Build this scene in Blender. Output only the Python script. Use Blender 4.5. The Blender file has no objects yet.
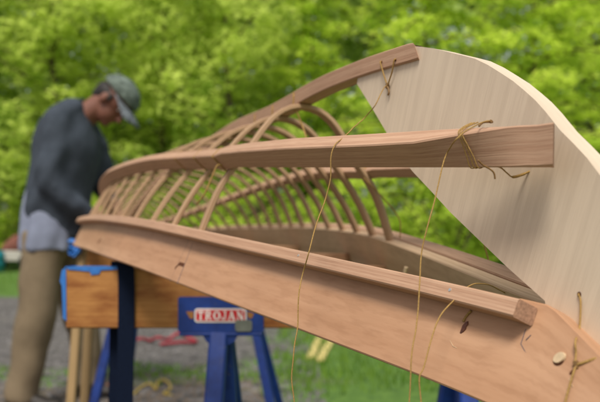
import bpy, bmesh, math, random
from mathutils import Vector, Matrix, noise
R_ = math.radians
rnd = random.Random(7)
scene = bpy.context.scene
COL = scene.collection

# ------------------------------------------------------------------ camera
F, HOR, CH = 605.64, 240.585, 0.84          # focal length in photo pixels, horizon row, lens height
cam_d = bpy.data.cameras.new("camera"); cam = bpy.data.objects.new("camera", cam_d); COL.objects.link(cam)
cam.location = (0, 0, CH); cam.rotation_euler = (R_(90), 0, 0)
cam_d.sensor_width = 36; cam_d.lens = F/600*36
cam_d.shift_y = (HOR-201)/600
cam_d.clip_start = 0.01; cam_d.clip_end = 600
cam_d.dof.use_dof = True; cam_d.dof.focus_distance = 0.57; cam_d.dof.aperture_fstop = 5.2
cam_d.dof.aperture_blades = 7
scene.camera = cam

# ------------------------------------------------------------------ light
SUN_EL, SUN_AZ = 56, 190                     # azimuth clockwise from +Y: the sun stands behind the camera
w = bpy.data.worlds.new("World"); scene.world = w; w.use_nodes = True
nt = w.node_tree; nt.nodes.clear()
sky = nt.nodes.new("ShaderNodeTexSky"); sky.sky_type = 'NISHITA'; sky.sun_disc = False
sky.sun_elevation = R_(SUN_EL); sky.sun_rotation = R_(SUN_AZ)
sky.dust_density = 5.0; sky.air_density = 0.8; sky.ozone_density = 0.6
bg = nt.nodes.new("ShaderNodeBackground"); bg.inputs[1].default_value = 0.10
wo = nt.nodes.new("ShaderNodeOutputWorld")
hz = nt.nodes.new("ShaderNodeMix"); hz.data_type = 'RGBA'; hz.inputs[0].default_value = .4     # thin bright cloud veil over the blue
hz.inputs[7].default_value = (7.6, 7.5, 7.3, 1); nt.links.new(sky.outputs[0], hz.inputs[6]); nt.links.new(hz.outputs[2], bg.inputs[0]); nt.links.new(bg.outputs[0], wo.inputs[0])
sd = bpy.data.lights.new("sun", 'SUN'); sd.energy = 3.0; sd.angle = R_(18); sd.color = (1, 0.95, 0.86)
sun = bpy.data.objects.new("sun", sd); COL.objects.link(sun)
sdir = Vector((math.sin(R_(SUN_AZ))*math.cos(R_(SUN_EL)), math.cos(R_(SUN_AZ))*math.cos(R_(SUN_EL)), math.sin(R_(SUN_EL))))
sun.rotation_euler = sdir.to_track_quat('Z', 'Y').to_euler()
sun.location = sdir*30
vs = scene.view_settings; vs.view_transform = 'Standard'; vs.look = 'None'; vs.gamma = 1; vs.use_curve_mapping = False
vs.exposure = 0.15

# ------------------------------------------------------------------ materials
def newmat(name):
    m = bpy.data.materials.new(name); m.use_nodes = True
    n = m.node_tree; n.nodes.clear()
    o = n.nodes.new("ShaderNodeOutputMaterial"); b = n.nodes.new("ShaderNodeBsdfPrincipled")
    n.links.new(b.outputs[0], o.inputs[0])
    return m, n, b
def ramp(n, fac, stops):
    r = n.nodes.new("ShaderNodeValToRGB"); n.links.new(fac, r.inputs[0])
    e = r.color_ramp.elements
    while len(e) < len(stops): e.new(0.5)
    for k, (p, c) in enumerate(stops): e[k].position = p; e[k].color = (*c, 1)
    return r.outputs[0]
def texc(n, kind, scale, rot=(0,0,0)):
    t = n.nodes.new("ShaderNodeTexCoord"); mp = n.nodes.new("ShaderNodeMapping")
    mp.inputs['Scale'].default_value = scale; mp.inputs['Rotation'].default_value = rot
    n.links.new(t.outputs[kind], mp.inputs[0]); return mp.outputs[0]
def noi(n, vec, sc, det=4, rough=.55, dist=0):
    t = n.nodes.new("ShaderNodeTexNoise"); n.links.new(vec, t.inputs['Vector'])
    t.inputs['Scale'].default_value = sc; t.inputs['Detail'].default_value = det
    t.inputs['Roughness'].default_value = rough; t.inputs['Distortion'].default_value = dist
    return t.outputs[0]
def mixc(n, a, b, fac, mode='MIX'):
    m = n.nodes.new("ShaderNodeMix"); m.data_type = 'RGBA'; m.blend_type = mode
    for sock, v in ((m.inputs[0], fac), (m.inputs[6], a), (m.inputs[7], b)):
        if isinstance(v, (int, float)): sock.default_value = v
        elif isinstance(v, tuple): sock.default_value = (*v, 1)
        else: n.links.new(v, sock)
    return m.outputs[2]
def bump(n, b, h, strength, dist):
    bp = n.nodes.new("ShaderNodeBump"); bp.inputs['Strength'].default_value = strength; bp.inputs['Distance'].default_value = dist
    n.links.new(h, bp.inputs['Height']); n.links.new(bp.outputs[0], b.inputs['Normal'])
def wood(name, light, dark, pore, fig=1.0, rough=.6, saw=0.0, kind='UV', blotch=None):
    """UV in metres: u along the grain"""
    m, n, b = newmat(name)
    g1 = noi(n, texc(n, kind, (.8, 210, 210)), fig, 4, .6, .15)      # growth rings / figure
    g2 = noi(n, texc(n, kind, (26, 900, 900)), 1, 3, .6)           # fine fibres
    g3 = noi(n, texc(n, kind, (5, 5, 5)), 1, 3, .5)                # broad tone drift
    c = ramp(n, g1, [(.40, dark), (.50, tuple((a+c)/2 for a, c in zip(light, dark))), (.57, light)])
    p = ramp(n, g2, [(.36, pore), (.52, (1, 1, 1))])
    c = mixc(n, c, p, .55, 'MULTIPLY')
    t = ramp(n, g3, [(.3, (.86, .84, .82)), (.7, (1.06, 1.05, 1.03))])
    c = mixc(n, c, t, .8, 'MULTIPLY')
    if blotch:
        q = noi(n, texc(n, kind, (9, 22, 22)), 1, 4, .6)
        c = mixc(n, c, ramp(n, q, [(.45, (1, 1, 1)), (.7, blotch)]), .8, 'MULTIPLY')
    if saw:
        s = noi(n, texc(n, kind, (420, 16, 16), (0, 0, R_(38))), 1, 2, .5)
        c = mixc(n, c, ramp(n, s, [(.38, (.80, .78, .76)), (.6, (1.05, 1.05, 1.05))]), saw, 'MULTIPLY')
    n.links.new(c, b.inputs['Base Color']); b.inputs['Roughness'].default_value = rough
    b.inputs['Specular IOR Level'].default_value = .3
    bump(n, b, g2, .35, .0006)
    return m
def plain(name, col, rough=.6, metal=0, var=.15, sc=20, kind='Object', bmp=0):
    m, n, b = newmat(name)
    q = noi(n, texc(n, kind, (1, 1, 1)), sc, 4, .6)
    lo = tuple(max(0, c*(1-var)) for c in col); hi = tuple(min(1, c*(1+var)) for c in col)
    n.links.new(ramp(n, q, [(.3, lo), (.7, hi)]), b.inputs['Base Color'])
    b.inputs['Roughness'].default_value = rough; b.inputs['Metallic'].default_value = metal
    if rough > .75: b.inputs['Specular IOR Level'].default_value = .1
    if bmp: bump(n, b, q, .5, bmp)
    return m
M = {}
M['plank'] = wood('clear_pine', (.50, .295, .178), (.415, .23, .13), (.80, .76, .72), 1.0, .5)
M['plank_lit'] = wood('clear_pine_lit', (.64, .46, .30), (.54, .375, .235), (.80, .76, .72), 1.0, .6)  # same pine as the near plank, sky light on it painted in as paler colour
M['cedar'] = wood('red_cedar', (.50, .32, .215), (.425, .255, .165), (.68, .62, .58), 1.0, .6)
M['end_grain'] = plain('sawn_end_grain', (.33, .195, .13), .85, 0, .3, 420)
M['rib'] = wood('bent_oak', (.48, .32, .195), (.36, .22, .125), (.7, .66, .62), 1.3, .55)
M['plate'] = wood('pale_spruce', (.70, .585, .45), (.645, .535, .41), (.90, .88, .86), .38, .6)
M['lumber'] = wood('construction_lumber', (.44, .21, .065), (.35, .15, .042), (.72, .66, .6), .8, .6, blotch=(.42, .20, .12))
M['lath'] = wood('pale_lath', (.36, .25, .12), (.27, .18, .085), (.8, .78, .75), 1, .7)
M['twine'] = plain('golden_waxed_twine', (.34, .215, .075), .9, 0, .5, 1400)
M['twine_dark'] = plain('dark_waxed_twine', (.20, .11, .035), .6, 0, .4, 700)
M['hole'] = plain('drilled_wood', (.10, .04, .022), .9, 0, .2, 300)
M['knot'] = plain('wood_knot', (.11, .035, .018), .5, 0, .45, 350)
M['plug'] = plain('pale_dowel', (.60, .45, .28), .6, 0, .12, 250)
M['pencil'] = plain('pencil_graphite', (.12, .10, .11), .7, 0, .2, 300)
M['steel'] = plain('screw_steel', (.8, .8, .8), .5, 1, .1, 200)
M['bluepaint'] = plain('chipped_blue_enamel', (.004, .030, .20), .62, 0, .35, 40)
_m, _n, _b = newmat('chipped_enamel'); _c = texc(_n, 'Object', (1, 1, 1))
_base = ramp(_n, noi(_n, _c, 30, 4, .6), [(.3, (.003, .022, .15)), (.7, (.006, .040, .25))])
_chip = ramp(_n, noi(_n, _c, 75, 5, .75), [(.64, (0, 0, 0)), (.67, (1, 1, 1))])
_n.links.new(mixc(_n, _base, (.13, .12, .11), _chip), _b.inputs['Base Color']); _b.inputs['Roughness'].default_value = .55
M['bluepaint'] = _m
M['navy'] = plain('navy_webbing', (.004, .008, .022), .8, 0, .3, 400)
M['tape'] = plain('blue_masking_tape', (.025, .15, .48), .6, 0, .15, 60)
M['red'] = plain('badge_red', (.50, .012, .02), .5, 0, .1, 80)
M['white'] = plain('badge_white', (.72, .70, .68), .5, 0, .08, 80)
M['greytape'] = plain('worn_grey_patch', (.16, .17, .15), .8, 0, .2, 60)
M['skin'] = plain('tanned_skin', (.19, .075, .048), .6, 0, .12, 30)
M['hair'] = plain('dark_hair', (.014, .011, .010), .7, 0, .3, 120)
M['sweater'] = plain('charcoal_blue_knit', (.052, .064, .082), .95, 0, .18, 14, bmp=.004)
M['shirt'] = plain('pale_blue_shirt', (.20, .225, .30), .9, 0, .15, 9, bmp=.004)
M['khaki'] = plain('khaki_cotton', (.20, .155, .10), .9, 0, .16, 7, bmp=.006)
M['cap'] = plain('washed_green_camouflage', (.12, .15, .13), .9, 0, .6, 30)
M['visor'] = plain('pale_plaid_visor', (.15, .17, .19), .9, 0, .7, 45)
M['shoe'] = plain('dark_leather', (.022, .017, .014), .6, 0, .2, 30)
M['bark'] = plain('grey_brown_bark', (.10, .075, .052), .95, 0, .4, 6, bmp=.03)
M['redrope'] = plain('red_rope', (.30, .025, .04), .7, 0, .2, 50)
M['yellow'] = plain('yellow_paint', (.36, .26, .05), .6, 0, .2, 20)
M['paleboard'] = plain('yellow_pine_board', (.58, .47, .18), .7, 0, .15, 20)
M['teal'] = plain('turquoise_plastic', (.01, .20, .27), .5, 0, .1, 5)
M['rust'] = plain('rust_red_cloth', (.22, .09, .07), .8, 0, .3, 5)
M['trailer'] = plain('weathered_white_paint', (.55, .52, .47), .5, 0, .12, 5)
M['black'] = plain('black_rubber', (.02, .02, .02), .8, 0, .2, 20)
M['siding'] = plain('grey_siding', (.34, .33, .30), .8, 0, .08, 3)
M['roof'] = plain('dark_shingles', (.07, .07, .075), .9, 0, .25, 6)
M['glass'] = plain('window_glass', (.03, .04, .05), .08, 0, .1, 3)

def leafmat(name, cols, trans=.45):
    m = bpy.data.materials.new(name); m.use_nodes = True; n = m.node_tree; n.nodes.clear()
    o = n.nodes.new("ShaderNodeOutputMaterial")
    d = n.nodes.new("ShaderNodeBsdfDiffuse"); t = n.nodes.new("ShaderNodeBsdfTranslucent"); mx = n.nodes.new("ShaderNodeMixShader")
    at = n.nodes.new("ShaderNodeAttribute"); at.attribute_name = "leaf_tone"
    q = noi(n, texc(n, 'Object', (1, 1, 1)), .55, 2)
    ad = n.nodes.new("ShaderNodeMath"); ad.operation = 'MULTIPLY_ADD'; ad.inputs[1].default_value = .45
    n.links.new(at.outputs['Fac'], ad.inputs[0]); n.links.new(q, ad.inputs[2])
    c = ramp(n, ad.outputs[0], [(.30, cols[0]), (.46, cols[1]), (.70, cols[2])])
    n.links.new(c, d.inputs[0]); n.links.new(c, t.inputs[0]); mx.inputs[0].default_value = trans
    n.links.new(d.outputs[0], mx.inputs[1]); n.links.new(t.outputs[0], mx.inputs[2]); n.links.new(mx.outputs[0], o.inputs[0])
    return m
M['leaf_broad'] = leafmat('broad_leaves', [(.014, .042, .006), (.18, .32, .022), (.66, .78, .17)])
M['leaf_cedar'] = leafmat('feathery_leaves', [(.014, .048, .006), (.21, .40, .022), (.68, .82, .12)])
M['leaf_shrub'] = leafmat('shrub_leaves', [(.06, .14, .014), (.22, .38, .03), (.50, .64, .08)])
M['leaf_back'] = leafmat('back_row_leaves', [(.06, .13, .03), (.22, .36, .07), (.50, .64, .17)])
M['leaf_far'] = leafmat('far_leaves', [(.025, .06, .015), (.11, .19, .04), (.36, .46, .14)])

# ------------------------------------------------------------------ helpers
def link(name, me, mat, parent=None, smooth=False):
    o = bpy.data.objects.new(name, me); COL.objects.link(o)
    if mat is not None:
        for mm in (mat if isinstance(mat, (list, tuple)) else [mat]): me.materials.append(mm)
    if smooth:
        for p in me.polygons: p.use_smooth = True
    if parent is not None:
        o.parent = parent
        w0 = world_loc(parent)
        me.transform(Matrix.Translation(-w0))
    return o
def world_loc(o):
    v = Vector((0, 0, 0))
    while o is not None: v += Vector(o.location); o = o.parent
    return v
def tag(o, label=None, cat=None, group=None, kind=None):
    if label: o['label'] = label
    if cat: o['category'] = cat
    if group: o['group'] = group
    if kind: o['kind'] = kind
    return o
def empty(name, loc, label, cat, group=None):
    o = bpy.data.objects.new(name, None); COL.objects.link(o); o.location = loc; o.empty_display_size = .1
    return tag(o, label, cat, group)
def settle(o):
    """move a top-level mesh's origin to its base"""
    me = o.data; xs = [v.co for v in me.vertices]
    c = Vector(((min(v.x for v in xs)+max(v.x for v in xs))/2, (min(v.y for v in xs)+max(v.y for v in xs))/2, min(v.z for v in xs)))
    me.transform(Matrix.Translation(-c)); o.location = c
    return o
def copy_tree(o, parent=None):
    c = o.copy(); COL.objects.link(c); c.parent = parent
    for ch in list(o.children): copy_tree(ch, c)
    return c
def P(x, y, Y):                               # a point seen at photo pixel (x, y), Y metres ahead
    return Vector(((x-300)/F*Y, Y, CH+(HOR-y)/F*Y))
def mesh_from(bm, name='m', recalc=True):
    if recalc: bmesh.ops.recalc_face_normals(bm, faces=bm.faces[:])
    me = bpy.data.meshes.new(name); bm.to_mesh(me); bm.free(); return me
def tube_into(bm, pts, rads, seg=8, cap=True, ref=Vector((0, 0, 1))):
    rings = []; uvl = bm.loops.layers.uv.verify(); L = 0; us = []
    if not isinstance(rads, list): rads = [rads]*len(pts)
    while len(rads) < len(pts): rads = rads+[rads[-1]]
    for i, p in enumerate(pts):
        d = (pts[min(i+1, len(pts)-1)]-pts[max(i-1, 0)]).normalized()
        if i and ref.z: a = (a-d*a.dot(d)).normalized()          # carry the frame along so the tube never twists
        elif abs(d.dot(ref)) > .9: a = Vector((1, 0, 0)).cross(d).normalized()
        else: a = ref.cross(d).normalized()
        b = d.cross(a)
        r = rads[i]
        ra, rb = r if isinstance(r, (list, tuple)) else (r, r)
        rings.append([bm.verts.new(p+a*ra*math.cos(2*math.pi*k/seg)+b*rb*math.sin(2*math.pi*k/seg)) for k in range(seg)])
        if i: L += (p-pts[i-1]).length
        us.append(L)
    for i in range(len(rings)-1):
        for k in range(seg):
            f = bm.faces.new((rings[i][k], rings[i][(k+1) % seg], rings[i+1][(k+1) % seg], rings[i+1][k]))
            r = rads[i]
            r = r[0] if isinstance(r, (list, tuple)) else r
            for lp, uv in zip(f.loops, ((us[i], k), (us[i], k+1), (us[i+1], k+1), (us[i+1], k))): lp[uvl].uv = (uv[0], uv[1]*r*2*math.pi/seg)
    if cap: bm.faces.new(rings[0][::-1]); bm.faces.new(rings[-1])
def smoothpath(pts, sub=6):
    out = []
    n = len(pts)
    for i in range(n-1):
        p0, p1, p2, p3 = pts[max(i-1, 0)], pts[i], pts[i+1], pts[min(i+2, n-1)]
        for k in range(sub):
            t = k/sub
            out.append(.5*((2*p1)+(p2-p0)*t+(2*p0-5*p1+4*p2-p3)*t*t+(3*p1-p0-3*p2+p3)*t**3))
    out.append(pts[-1]); return out
def wobble(pts, amp, fr=90):
    return [p+Vector((noise.noise(p*fr), noise.noise(p*fr+Vector((9, 0, 0))), noise.noise(p*fr+Vector((0, 9, 0)))))*amp for p in pts]
def cord(name, pts, r, mat, parent, sub=8, amp=.0012):
    bm = bmesh.new(); pp = wobble(smoothpath(pts, sub), amp*.45, 45); tube_into(bm, pp, r, 8)
    return link(name, mesh_from(bm), mat, parent, True)
def sweep(name, secs, mat, parent, closed=True, u0=0, smooth=False):
    """secs: list of rings (lists of Vectors, same count). UV in metres."""
    bm = bmesh.new(); uvl = bm.loops.layers.uv.verify()
    n = len(secs[0]); rings = [[bm.verts.new(p) for p in s] for s in secs]
    per = [0]
    for k in range(n): per.append(per[-1]+(secs[0][(k+1) % n]-secs[0][k]).length)
    L = [u0]
    for i in range(1, len(secs)): L.append(L[-1]+(secs[i][0]-secs[i-1][0]).length)
    for i in range(len(secs)-1):
        for k in range(n):
            f = bm.faces.new((rings[i][k], rings[i][(k+1) % n], rings[i+1][(k+1) % n], rings[i+1][k]))
            for lp, uv in zip(f.loops, ((L[i], per[k]), (L[i], per[k+1]), (L[i+1], per[k+1]), (L[i+1], per[k]))): lp[uvl].uv = uv
    for r, s in ((rings[0], secs[0]), (rings[-1], secs[-1])):
        f = bm.faces.new(r)
        for lp, p in zip(f.loops, s): lp[uvl].uv = ((p-s[0]).length*.02+u0, (p.x+p.z))
        if mat is M['cedar']: f.material_index = 1
    me = mesh_from(bm)
    for p in me.polygons: p.use_smooth = True
    me.set_sharp_from_angle(angle=R_(28))
    return link(name, me, [mat, M['end_grain']] if mat is M['cedar'] else mat, parent)
def boxring(c, a, b, ha, hb, ch=.001):
    """chamfered rectangle about c, half sizes ha along a and hb along b"""
    pts = []
    for sa, sb, o in ((1, 1, 0), (-1, 1, 1), (-1, -1, 0), (1, -1, 1)):
        p1 = c+a*sa*ha+b*sb*(hb-ch); p2 = c+a*sa*(ha-ch)+b*sb*hb
        pts += [p1, p2] if o == 0 else [p2, p1]
    return pts
def bar(name, p0, p1, wa, wb, mat, parent, up=Vector((0, 0, 1)), ch=.0015, u0=None, seg=1):
    d = (p1-p0).normalized(); a = d.cross(up).normalized(); b = a.cross(d).normalized()
    secs = [boxring(p0.lerp(p1, i/seg), a, b, wa/2, wb/2, ch) for i in range(seg+1)]
    return sweep(name, secs, mat, parent, u0=rnd.random()*5 if u0 is None else u0)

# ------------------------------------------------------------------ kayak coordinates (s along, w sideways towards the near side, z up)
TH, ROLL = R_(22.2745), R_(-1.3263)
O = Vector((.209184, .47, CH))
AX = Vector((-math.sin(TH), math.cos(TH), 0))
la0 = Vector((-math.cos(TH), -math.sin(TH), 0)); up0 = Vector((0, 0, 1))
LA = math.cos(ROLL)*la0-math.sin(ROLL)*up0; UP = math.cos(ROLL)*up0+math.sin(ROLL)*la0
def W(s, w, z): return O+AX*s+LA*w+UP*z
KN = [-.3, -.093, .062, .217, .434, .682, .93, 1.178, 1.426, 1.674, 1.984, 2.4, 2.8, 3.2]
WG = [.016, .0165, .0407, .0828, .1431, .2025, .2445, .2658, .2806, .279, .247, .185, .11, .02]
ZG = [-.085, -.0642, -.0471, -.029, -.0045, .0208, .037, .0466, .0509, .0545, .056, .05, .035, .01]
WC = [.02, .02, .0447, .0906, .1199, .1394, .1774, .2102, .228, .222, .185, .13, .075, .016]
ZC = [.060, .0673, .077, .093, .1106, .1365, .1584, .1682, .1719, .1609, .135, .10, .07, .04]
ZK = [.13, .15, .1826, .2073, .2276, .2308, .2436, .2436, .2480, .2420, .222, .18, .13, .06]
def ev(Y, s):
    n = len(KN); i = 0
    while i < n-2 and s > KN[i+1]: i += 1
    def m(j):
        if j == 0: return (Y[1]-Y[0])/(KN[1]-KN[0])
        if j == n-1: return (Y[-1]-Y[-2])/(KN[-1]-KN[-2])
        a, b = KN[j]-KN[j-1], KN[j+1]-KN[j]
        return ((Y[j]-Y[j-1])/a*b+(Y[j+1]-Y[j])/b*a)/(a+b)
    h = KN[i+1]-KN[i]; t = (s-KN[i])/h
    return (2*t**3-3*t*t+1)*Y[i]+(t**3-2*t*t+t)*h*m(i)+(-2*t**3+3*t*t)*Y[i+1]+(t**3-t*t)*h*m(i+1)
def onplane(x, y, wv):                        # photo pixel -> (s, z) on the kayak's w = wv plane
    d = Vector(((x-300)/F, 1, (HOR-y)/F)); o = Vector((0, 0, CH))
    t = (wv-(o-O).dot(LA))/d.dot(LA); q = o+d*t-O
    return q.dot(AX), q.dot(UP)
PHI = R_(22.98); TP = .016; RW, RH = .0205, .0145; HG = .0796
def nrm(side, a): return LA*side*math.cos(a)+UP*math.sin(a)
def dwn(side, a): return LA*side*math.sin(a)-UP*math.cos(a)
def zcut():
    q = []
    for x, y in ((547, 305), (600, 355.5)):
        wv = .02
        for _ in range(12): sv, zv = onplane(x, y, wv); wv = ev(WG, sv)+max(0, ev(ZG, sv)-zv)*math.tan(PHI)
        q.append((sv, zv))
    (s1, z1), (s2, z2) = q
    k = (z2-z1)/(s2-s1); return lambda s: z1+k*(s-s1)
ZCUT = zcut()
def gedge(s, side):                           # outer top edge of a gunwale
    return W(s, side*ev(WG, s), ev(ZG, s))

base = W(1.5, 0, -.09); base.z = 0
kayak = empty('kayak_frame', base, 'upside down skin on frame kayak of bare wood resting on sawhorses', 'kayak frame')

S = [-.26+i*.008 for i in range(66)]+[.27+i*.035 for i in range(85)]
S = [s for s in S if s <= 3.2]
for side in (1, -1):
    secs = []
    for s in S:
        g = gedge(s, side); n = nrm(side, PHI); t = dwn(side, PHI)
        drop = max(-.006*min(1, max(0, (.035-s)/.012)), ev(ZG, s)-ZCUT(s)-.0005)/math.cos(PHI)
        drop = min(drop, HG-.012)
        a = g+t*drop; b = g+t*HG; c = .0012
        # the planks meet on the centre line: thin them there
        tp = min(TP, max(.006, (ev(WG, s)-.002)/math.cos(PHI)))
        if s < .05: tp = tp+(max(tp, (ev(WG, s)-.0006)/math.cos(PHI))-tp)*min(1, (.05-s)/.02)
        secs.append([a-n*c, a+t*c, b-t*c, b-n*c, b-n*(tp-c), b-n*tp-t*c, a-n*tp+t*c, a-n*(tp-c)])
    g = sweep('gunwale', secs, M['plank'] if side > 0 else M['plank_lit'], kayak, u0=0 if side > 0 else 3.3)
    tag(g, 'pale pink pine gunwale plank nearest the camera' if side > 0 else 'far gunwale plank showing its shaded inner face')
    if side > 0: gunwale_near = g
    else: gunwale_far = g
    # rail on the outside of the plank
    s0, _ = (.0, 0)
    secs = []; sr = []
    s_end = min((i*.0005-.05 for i in range(400)), key=lambda s: abs((lambda q: 300+F*q.x/q.y)(gedge(s, 1)+nrm(1, PHI)*RW)-518.5))
    for s in [s_end]+[x for x in S if x > s_end+.01]:
        g0 = gedge(s, side)+nrm(side, PHI)*(.0003+RW/2)+dwn(side, PHI)*(RH/2-.0015)
        secs.append(boxring(g0, nrm(side, PHI), dwn(side, PHI), RW/2, RH/2, .0013))
    r = sweep('rail', secs, M['cedar'], kayak, u0=1.1 if side > 0 else 6)
    if side > 0: rail_near = r

def psi(s): 
    t = min(1, max(0, (s-.008)/.10)); t = .85*t+.15*t*t*(3-2*t); return R_(88-46*t)
HC, TC = .018, .030        # the stringer stands on edge: deep across the hull skin
def chine_c(s, side): return W(s, side*ev(WC, s), ev(ZC, s)+(.002 if s < .2 else 0))
chine = {}; CZ = {}; WH = {}
for side in (1, -1):
    secs = []
    s_end = -.010 if side > 0 else .05
    for s in [s_end]+[x for x in S if x > s_end+.005]:
        a = psi(s); n = nrm(side, a); t = dwn(side, a); hh = HC*(.8+.2*min(1, max(0, s/.16)))
        ww = TC*(1.12-.12*min(1, max(0, s/.2)))
        c0 = W(s, side*max(ev(WC, s), .0095+ww/2*math.cos(a)+hh/2*math.sin(a)), ev(ZC, s))
        rg = boxring(c0, n, t, ww/2, hh/2, .0013)
        if side > 0 and s < .55:                 # the lower arris runs dead straight
            for _ in range(14):
                rg = boxring(c0, n, t, ww/2, hh/2, .0013)
                e = max(HOR-F*(p.z-CH)/p.y for p in rg)-167.4
                c0 = c0+UP*e*c0.y/F
                xc = 300+F*c0.x/c0.y
                tl = [(250, 143.2), (300, 138.2), (387, 133.3), (450, 129.4), (517, 125.8), (580, 123.2)]
                for (xa, ya), (xb, yb) in zip(tl, tl[1:]):
                    if xa <= xc <= xb:
                        yt_ = ya+(yb-ya)*(xc-xa)/(xb-xa); cur = 167.4-min(HOR-F*(p.z-CH)/p.y for p in rg)
                        sc_ = max(.8, min(1.25, (167.4-yt_)/cur)); ww *= sc_**.5; hh *= sc_**.5
            WH[round(s, 4)] = (ww, hh)
            rg = boxring(c0, n, t, ww/2, hh/2, .0013)
        CZ[(round(s, 4), side)] = (c0-O).dot(UP)
        if side < 0 and (round(s, 4), 1) in CZ:
            dz = CZ[(round(s, 4), 1)]-(c0-O).dot(UP); rg = [p+UP*dz for p in rg]
        if s == s_end: rg = [p-AX*((p-c0).dot(LA*side)*.92+.003) for p in rg]        # end sawn on the slant
        secs.append(rg)
    chine[side] = sweep('chine_stringer', secs, M['cedar'], kayak, u0=2.2*side+5)
# keel
sk, _ = onplane(415.5, 55, .0125)
secs = []
KH, KW = .0205, .025
for s in [sk]+[x for x in S if x > sk+.01]:
    kf = .0075+.005*min(1, (s-sk)/.3)
    kh = KH*(1+.28*min(1, max(0, (s-.25)/.6)))
    c0 = W(s, (KW/2-kf)/2, ev(ZK, s)+(kh-KH)/2); rg = boxring(c0, LA, UP, (KW/2+kf)/2, kh/2, .0013)
    if not secs: rg = [p+AX*((p-c0).dot(UP)*.55-((p-c0).dot(LA)-.01)*.95) for p in rg]
    secs.append(rg)
keel = sweep('keel_stringer', secs, M['cedar'], kayak, u0=8)
# ribs
def hermite(p0, t0, p1, t1, n=9):
    out = []
    for i in range(n):
        t = i/n
        out.append((2*t**3-3*t*t+1)*p0+(t**3-2*t*t+t)*t0+(-2*t**3+3*t*t)*p1+(t**3-t*t)*t1)
    return out
RT, RWD = .0075, .0185
S0, DL = .5473, .1024
for i in range(25):
    s = S0+DL*i
    if s > 3.0: break
    wg, zg, wc, zc, zk = (ev(q, s) for q in (WG, ZG, WC, ZC, ZK))
    a = psi(s); V2 = lambda x, z: Vector((x, z, 0))
    ng = V2(math.cos(PHI), math.sin(PHI)); tg = V2(math.sin(PHI), -math.cos(PHI))
    pg = V2(wg, zg)-ng*TP*.5+tg*.02
    ncv = V2(math.cos(a), math.sin(a)); pc = V2(wc, zc)-ncv*(TC/2+RT/2+.0004); tc = V2(-math.sin(a), math.cos(a))
    pk = V2(0, zk-KH/2-RT/2-.0004)
    d1 = (pc-pg).length; d2 = (pk-pc).length
    half = hermite(pg, -tg*d1, pc, tc*d1, 8)+hermite(pc, tc*d2*1.15, pk, V2(-1, 0)*d2*1.15, 12)+[pk]
    full = half+[V2(-p.x, p.y) for p in half[:-1][::-1]]
    pts = [W(s, p.x, p.y) for p in full]
    secs = []
    for j, p in enumerate(pts):
        d = (pts[min(j+1, len(pts)-1)]-pts[max(j-1, 0)]).normalized(); nn = d.cross(AX).normalized()
        secs.append(boxring(p, nn, AX, RT/2, RWD/2, .0012))
    sweep('rib', secs, M['rib'], kayak, u0=i*1.7)
# deck beams between the gunwales
for s in (.62, .86, 1.25, 1.7, 2.2, 2.65):
    wg, zg = ev(WG, s), ev(ZG, s)
    wi = wg+math.sin(PHI)*.06-TP
    bar('deck_beam', W(s, wi, zg-.066), W(s, -wi, zg-.066), .026, .018, M['plank'], kayak, up=UP)
# stem plate ----------------------------------------------------------
PW = .009
front = [(357, 84), (372, 108), (385, 130), (396, 149), (405, 162), (413, 172), (430, 190), (450, 212), (479, 240), (507.5, 267.5), (545, 301), (547, 318), (600, 375), (640, 415)]
outer = [(411, 46), (421, 46.8), (430, 48), (440, 50), (450, 52.5), (462, 55.3), (475, 58.7), (488, 65), (500, 72.5), (513, 81), (525, 91), (535, 100), (545, 111), (560, 130), (573, 143), (587, 158), (600, 175)]
lo = [onplane(x, y, PW) for x, y in front]
up_ = [onplane(x, y, PW) for x, y in outer]
z_first = up_[0][1]; sn = up_[0][0]+.003
s_l, z_l = up_[-1]
up_ += [(s_l-.03, z_l-.043), (s_l-.06, z_l-.098), (s_l-.085, z_l-.155), (s_l-.098, z_l-.2)]
# bottom-left corner of the outline meets the keel: notch
loop2 = lo[::1]                               # from top-left down to bottom right
kb = [(s, ev(ZK, s)-KH/2+.0005) for s in (lo[0][0]-.002, (lo[0][0]+sn)/2, sn)]
poly = loop2+up_[::-1]+[(sn, up_[0][1]-.0006)]+kb[::-1]
bm = bmesh.new(); uvl = bm.loops.layers.uv.verify()
fa = [bm.verts.new(W(s, PW, z)) for s, z in poly]; fb = [bm.verts.new(W(s, -PW, z)) for s, z in poly]
f1 = bm.faces.new(fa); f2 = bm.faces.new(fb[::-1])
for f in (f1, f2):
    for lp in f.loops:
        q = lp.vert.co-O; lp[uvl].uv = (q.dot(UP)*.94-q.dot(AX)*.34, q.dot(AX)*.94+q.dot(UP)*.34)
per = 0
for k in range(len(fa)):
    k2 = (k+1) % len(fa); f = bm.faces.new((fa[k], fb[k], fb[k2], fa[k2])); d = (fa[k].co-fa[k2].co).length
    for lp, uv in zip(f.loops, ((per, 0), (per, .018), (per+d, .018), (per+d, 0))): lp[uvl].uv = uv
    per += d
me = mesh_from(bm)
plate = link('stem_plate', me, M['plate'], kayak)
if 0: bv = plate.modifiers.new('soft_edge', 'BEVEL'); pass
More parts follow.
